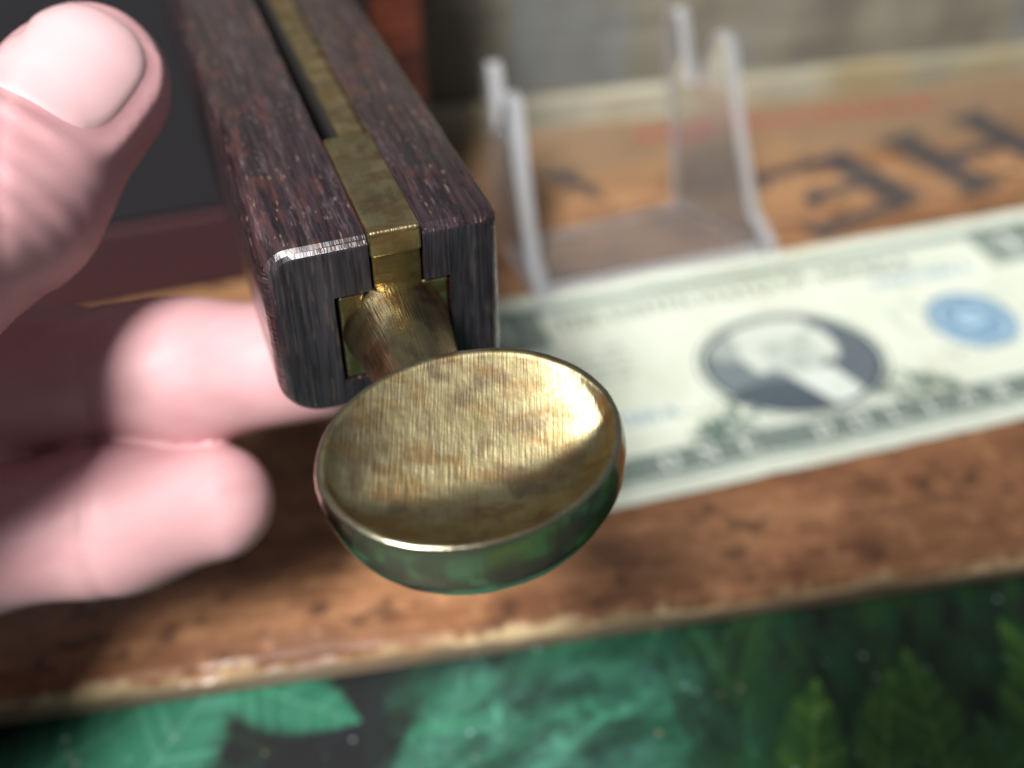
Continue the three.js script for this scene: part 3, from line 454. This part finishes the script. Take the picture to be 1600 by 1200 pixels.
// ---------------------------------------------------------------- the hand
{
  const J = (x, d, f, r) => ({ p: [x, -d, -f], r });
  const thumb = [J(-46.8, 53.4, 112.6, 8.8), J(-53.6, 59.0, 98.5, 9.6), J(-63, 58, 72, 12.5), J(-100, 70, 40, 21)];
  const chains = [
    thumb,
    [J(-23.5, 85.4, 104, 7.4), J(-41, 86, 101.5, 8.3), J(-66, 84.5, 98.5, 9), J(-112, 88, 86, 12)],
    [J(-36.0, 96.6, 90.3, 7.2), J(-47, 96, 87.2, 8.1), J(-68, 95.4, 81.6, 8.9), J(-114, 97, 70, 12)],
    [J(-92, 112, 74, 8), J(-84, 114, 62, 8.4), J(-112, 106, 54, 11)],
    [J(-96, 116, 56, 7.4), J(-90, 119, 46, 7.6), J(-114, 112, 40, 10)],
  ];
  const palm = [[J(-112, 90, 84, 12), J(-112, 110, 42, 11)], [J(-84, 86, 58, 19), J(-112, 96, 44, 22)], [J(-114, 98, 70, 13), J(-150, 100, 30, 19)], [J(-100, 72, 40, 21), J(-150, 92, 14, 25)], [J(-150, 100, 30, 23), J(-250, 112, -30, 29)]];
  const cone = (p, A, B) => { const ax = p[0] - A.p[0], ay = p[1] - A.p[1], az = p[2] - A.p[2], bx = B.p[0] - A.p[0], by = B.p[1] - A.p[1], bz = B.p[2] - A.p[2]; const h = clamp((ax * bx + ay * by + az * bz) / (bx * bx + by * by + bz * bz)); const dx = ax - bx * h, dy = ay - by * h, dz = az - bz * h; return Math.sqrt(dx * dx + dy * dy + dz * dz) - (A.r + (B.r - A.r) * h); };
  const smin = (a, b, k) => { const h = Math.max(k - Math.abs(a - b), 0) / k; return Math.min(a, b) - h * h * k * 0.25; };
  // thumbnail frame
  const T = new THREE.Vector3(...thumb[0].p), I = new THREE.Vector3(...thumb[1].p), ax = T.clone().sub(I).normalize();
  const nn = new THREE.Vector3(0.12, 0.78, 0.5); nn.addScaledVector(ax, -nn.dot(ax)).normalize(); const side = new THREE.Vector3().crossVectors(ax, nn);
  const nc = T.clone().addScaledVector(ax, -1.5);                        // nail centre on the axis
  const NW = 1.1, NL0 = -9.2, NL1 = 7.6;                                // half angle, extent along the axis (mm)
  const nailArea = (q) => { const v = q.clone().sub(nc), s = v.dot(ax), a = Math.atan2(v.dot(side), v.dot(nn)); const u = (s - (NL0 + NL1) / 2) / ((NL1 - NL0) / 2), w = a / NW; return Math.pow(Math.abs(u), 3.2) + Math.pow(Math.abs(w), 3.2); };
  const qv = new THREE.Vector3();
  function sdf(x, y, z, nail = true) {
    const p = [x, y, z]; let d = 1e9;
    chains.forEach((c, ci) => { let e = 1e9; for (let i = 0; i < c.length - 1; i++) e = smin(e, cone(p, c[i], c[i + 1]), 5);
      d = d > 1e8 ? e : smin(d, e, 0.4 + 9 * sstep(-53, -68, x)); });
    let pl = 1e9; for (const [a, b] of palm) pl = smin(pl, cone(p, a, b), 12);
    d = smin(d, pl, 14);
    { const c = chains[1][1].p, e = chains[2][1].p; d += 0.3 * Math.exp(-(((x - c[0]) * 0.97 - (z - c[2]) * 0.15 + 9) ** 2) / 0.7) * (y > e[1] + 6 ? 1 : 0.6); }
    // skin folds over the joints and soft unevenness
    qv.set(x, y, z);
    if (d < 4 && d > -4) {
      const s = qv.clone().sub(I).dot(ax); const onTop = qv.clone().sub(I).dot(nn);
      if (onTop > 2 && s > -9 && s < 5 && x > -80) d += 0.07 * Math.exp(-((s + 1.5) ** 2) / 22) * Math.sin(s * 2.1 + 0.8 * Math.sin(x * 0.5));
      d += 0.25 * (fbm(x / 5 + z / 7, y / 5 - z / 6, 1301, 2) - 0.5);
      if (nail && qv.distanceTo(nc) < 22) { const v = qv.clone().sub(nc); if (v.dot(nn) > 0) { const k = nailArea(qv); d += 0.3 * (1 - sstep(0.7, 1.4, k)); d -= 0.3 * Math.exp(-((k - 1.5) ** 2) / 0.25) * (v.dot(ax) < 7 ? 1 : 0.2); } }
    }
    return d;
  }
  function nets(x0, x1, y0, y1, z0, z1, h) {
    const nx = Math.ceil((x1 - x0) / h), ny = Math.ceil((y1 - y0) / h), nz = Math.ceil((z1 - z0) / h), F = new Float32Array((nx + 1) * (ny + 1) * (nz + 1)), id = (i, j, k) => (k * (ny + 1) + j) * (nx + 1) + i;
    for (let k = 0; k <= nz; k++) for (let j = 0; j <= ny; j++) for (let i = 0; i <= nx; i++) F[id(i, j, k)] = sdf(x0 + i * h, y0 + j * h, z0 + k * h);
    const vid = new Int32Array(F.length).fill(-1), pos = [], idx = [];
    for (let k = 0; k < nz; k++) for (let j = 0; j < ny; j++) for (let i = 0; i < nx; i++) {
      let m = 0, sx = 0, sy = 0, sz = 0, c = 0;
      const val = []; for (let q = 0; q < 8; q++) { const v = F[id(i + (q & 1), j + (q >> 1 & 1), k + (q >> 2))]; val.push(v); if (v < 0) m |= 1 << q; }
      if (m === 0 || m === 255) continue;
      for (let a = 0; a < 8; a++) for (const b of [a ^ 1, a ^ 2, a ^ 4]) if (b > a && (val[a] < 0) !== (val[b] < 0)) { const t = val[a] / (val[a] - val[b]); sx += (a & 1) + ((b & 1) - (a & 1)) * t; sy += (a >> 1 & 1) + ((b >> 1 & 1) - (a >> 1 & 1)) * t; sz += (a >> 2) + ((b >> 2) - (a >> 2)) * t; c++; }
      vid[id(i, j, k)] = pos.length / 3; pos.push(x0 + (i + sx / c) * h, y0 + (j + sy / c) * h, z0 + (k + sz / c) * h);
    }
    for (let k = 1; k < nz; k++) for (let j = 1; j < ny; j++) for (let i = 1; i < nx; i++) {
      const a = F[id(i, j, k)] < 0;
      const quad = (A, B, C, D, flip) => { if (A < 0 || B < 0 || C < 0 || D < 0) return; flip ? idx.push(A, B, C, A, C, D) : idx.push(A, C, B, A, D, C); };
      if (a !== F[id(i + 1, j, k)] < 0) quad(vid[id(i, j - 1, k - 1)], vid[id(i, j, k - 1)], vid[id(i, j, k)], vid[id(i, j - 1, k)], a);
      if (a !== F[id(i, j + 1, k)] < 0) quad(vid[id(i - 1, j, k - 1)], vid[id(i - 1, j, k)], vid[id(i, j, k)], vid[id(i, j, k - 1)], a);
      if (a !== F[id(i, j, k + 1)] < 0) quad(vid[id(i - 1, j - 1, k)], vid[id(i, j - 1, k)], vid[id(i, j, k)], vid[id(i - 1, j, k)], a);
    }
    return { pos, idx };
  }
  const fine = nets(-84, -12, -108, -33, -126, -24, 0.8);
  const coarse = nets(-300, -80, -145, -20, -124, 90, 2.4);
  const geoOf = ({ pos, idx }) => {
    const g = new THREE.BufferGeometry(), nor = new Float32Array(pos.length), col = new Float32Array(pos.length), e = 0.5;
    for (let i = 0; i < pos.length; i += 3) {
      const [x, y, z] = [pos[i], pos[i + 1], pos[i + 2]];
      const n = new THREE.Vector3(sdf(x + e, y, z) - sdf(x - e, y, z), sdf(x, y + e, z) - sdf(x, y - e, z), sdf(x, y, z + e) - sdf(x, y, z - e)).normalize();
      nor.set([n.x, n.y, n.z], i);
      const m = fbm(x / 9 + z / 13, y / 9 - z / 11, 1401, 3), t = fbm(x / 2.2 + z / 3, y / 2.2 - z / 2.7, 1411, 2);
      const c = mix3([0.54, 0.27, 0.285], [0.66, 0.37, 0.385], clamp(0.5 + 1.3 * (m - 0.5) + 0.5 * (t - 0.5))); col.set(c, i);
    }
    g.setAttribute('position', new THREE.Float32BufferAttribute(pos.map((v) => v * MM), 3)); g.setAttribute('normal', new THREE.BufferAttribute(nor, 3)); g.setAttribute('color', new THREE.BufferAttribute(col, 3)); g.setIndex(idx); return g;
  };
  const g = mergeGeometries([geoOf(fine), geoOf(coarse)]);
  const hand = part('hand', g, phys({ vertexColors: true, roughness: 0.56 }), scene);
  hand.position.copy(V(0, 0, 0)); hand.scale.setScalar(GRIP);
  hand.userData = { label: 'bare left hand gripping the tool, thumb on top and fingers curled underneath', category: 'hand' };
  // thumbnail: a curved plate set into the nail bed
  const NU = 30, NVv = 26, top = [], ps = [], ix = [];
  for (let j = 0; j <= NVv; j++) for (let i = 0; i <= NU; i++) {
    let u = i / NU * 2 - 1, w = j / NVv * 2 - 1; const m = Math.max(Math.abs(u), Math.abs(w), 1e-6), k = Math.pow(Math.pow(Math.abs(u), 3.2) + Math.pow(Math.abs(w), 3.2), 1 / 3.2) || 1e-6; u *= m / k; w *= m / k;
    const s = (NL0 + NL1) / 2 + u * (NL1 - NL0) / 2, a = w * NW, dir = nn.clone().multiplyScalar(Math.cos(a)).addScaledVector(side, Math.sin(a)), o = nc.clone().addScaledVector(ax, s);
    let lo = 0, hi = 16; for (let q = 0; q < 26; q++) { const mid = (lo + hi) / 2, P = o.clone().addScaledVector(dir, mid); sdf(P.x, P.y, P.z, false) < -0.12 ? lo = mid : hi = mid; }
    const r = Math.min(12.5, (lo + hi) / 2) - 0.55 * sstep(0.82, 1, m); top.push(o.clone().addScaledVector(dir, r), o.clone().addScaledVector(dir, r - 0.5));
  }
  for (const lay of [0, 1]) for (let q = lay; q < top.length; q += 2) ps.push(top[q].x * MM, top[q].y * MM, top[q].z * MM);
  const n1 = (NU + 1) * (NVv + 1), at = (i, j, l) => l * n1 + j * (NU + 1) + i;
  for (let j = 0; j < NVv; j++) for (let i = 0; i < NU; i++) { ix.push(at(i, j, 0), at(i + 1, j, 0), at(i + 1, j + 1, 0), at(i, j, 0), at(i + 1, j + 1, 0), at(i, j + 1, 0), at(i, j, 1), at(i + 1, j + 1, 1), at(i + 1, j, 1), at(i, j, 1), at(i, j + 1, 1), at(i + 1, j + 1, 1)); }
  for (let i = 0; i < NU; i++) for (const j of [0, NVv]) ix.push(at(i, j, 0), at(i + 1, j, 0), at(i + 1, j, 1), at(i, j, 0), at(i + 1, j, 1), at(i, j, 1));
  for (let j = 0; j < NVv; j++) for (const i of [0, NU]) ix.push(at(i, j, 0), at(i, j + 1, 0), at(i, j + 1, 1), at(i, j, 0), at(i, j + 1, 1), at(i, j, 1));
  const ng = new THREE.BufferGeometry(); ng.setAttribute('position', new THREE.Float32BufferAttribute(ps, 3)); ng.setIndex(ix); ng.computeVertexNormals();
  part('thumbnail', ng, phys({ color: rgb(0.72, 0.45, 0.46), roughness: 0.28, clearcoat: 0.5, clearcoatRoughness: 0.2 }), hand);
}

// ---------------------------------------------------------------- outside the frame: the photographer's camera and the window
{
  const cam = thing('compact_camera', 'black compact digital camera taking the close-up', 'camera', camera.position.clone());
  cam.rotation.copy(camera.rotation);
  const blk = std({ color: rgb(0.03, 0.03, 0.033), roughness: 0.5 });
  part('body', rbox(-20, 88, -33, 33, 9, 32, 5, 4), blk, cam);
  const bar = new THREE.LatheGeometry([[11, 2], [16, 2], [16.5, 3], [16.5, 8.8], [11, 8.8], [11, 2]].map(([r, z]) => new THREE.Vector2(r * MM, z * MM)), 48); bar.rotateX(Math.PI / 2);
  part('lens_barrel', bar, blk, cam);
}
{
  const w = thing('window', 'bright daylit window high beside the table', 'window', light.position.clone().addScaledVector(LIGHT_DIR, 0.012));
  w.lookAt(TARGET);
  const fr = std({ color: rgb(0.6, 0.6, 0.58), roughness: 0.5 });
  part('pane', new THREE.PlaneGeometry(LIGHT_W, LIGHT_H), std({ color: rgb(0.05, 0.05, 0.05), emissive: rgb(1, 0.99, 0.97), emissiveIntensity: 3, roughness: 0.3 }), w);
  for (const s of [-1, 1]) { const a = new THREE.BoxGeometry(0.025, LIGHT_H + 0.05, 0.02); a.translate(s * (LIGHT_W / 2 + 0.0125), 0, 0); part('frame', a, fr, w); const b = new THREE.BoxGeometry(LIGHT_W, 0.025, 0.02); b.translate(0, s * (LIGHT_H / 2 + 0.0125), 0); part('frame', b, fr, w); }
}
light.castShadow = true;
renderer.render(scene, camera);
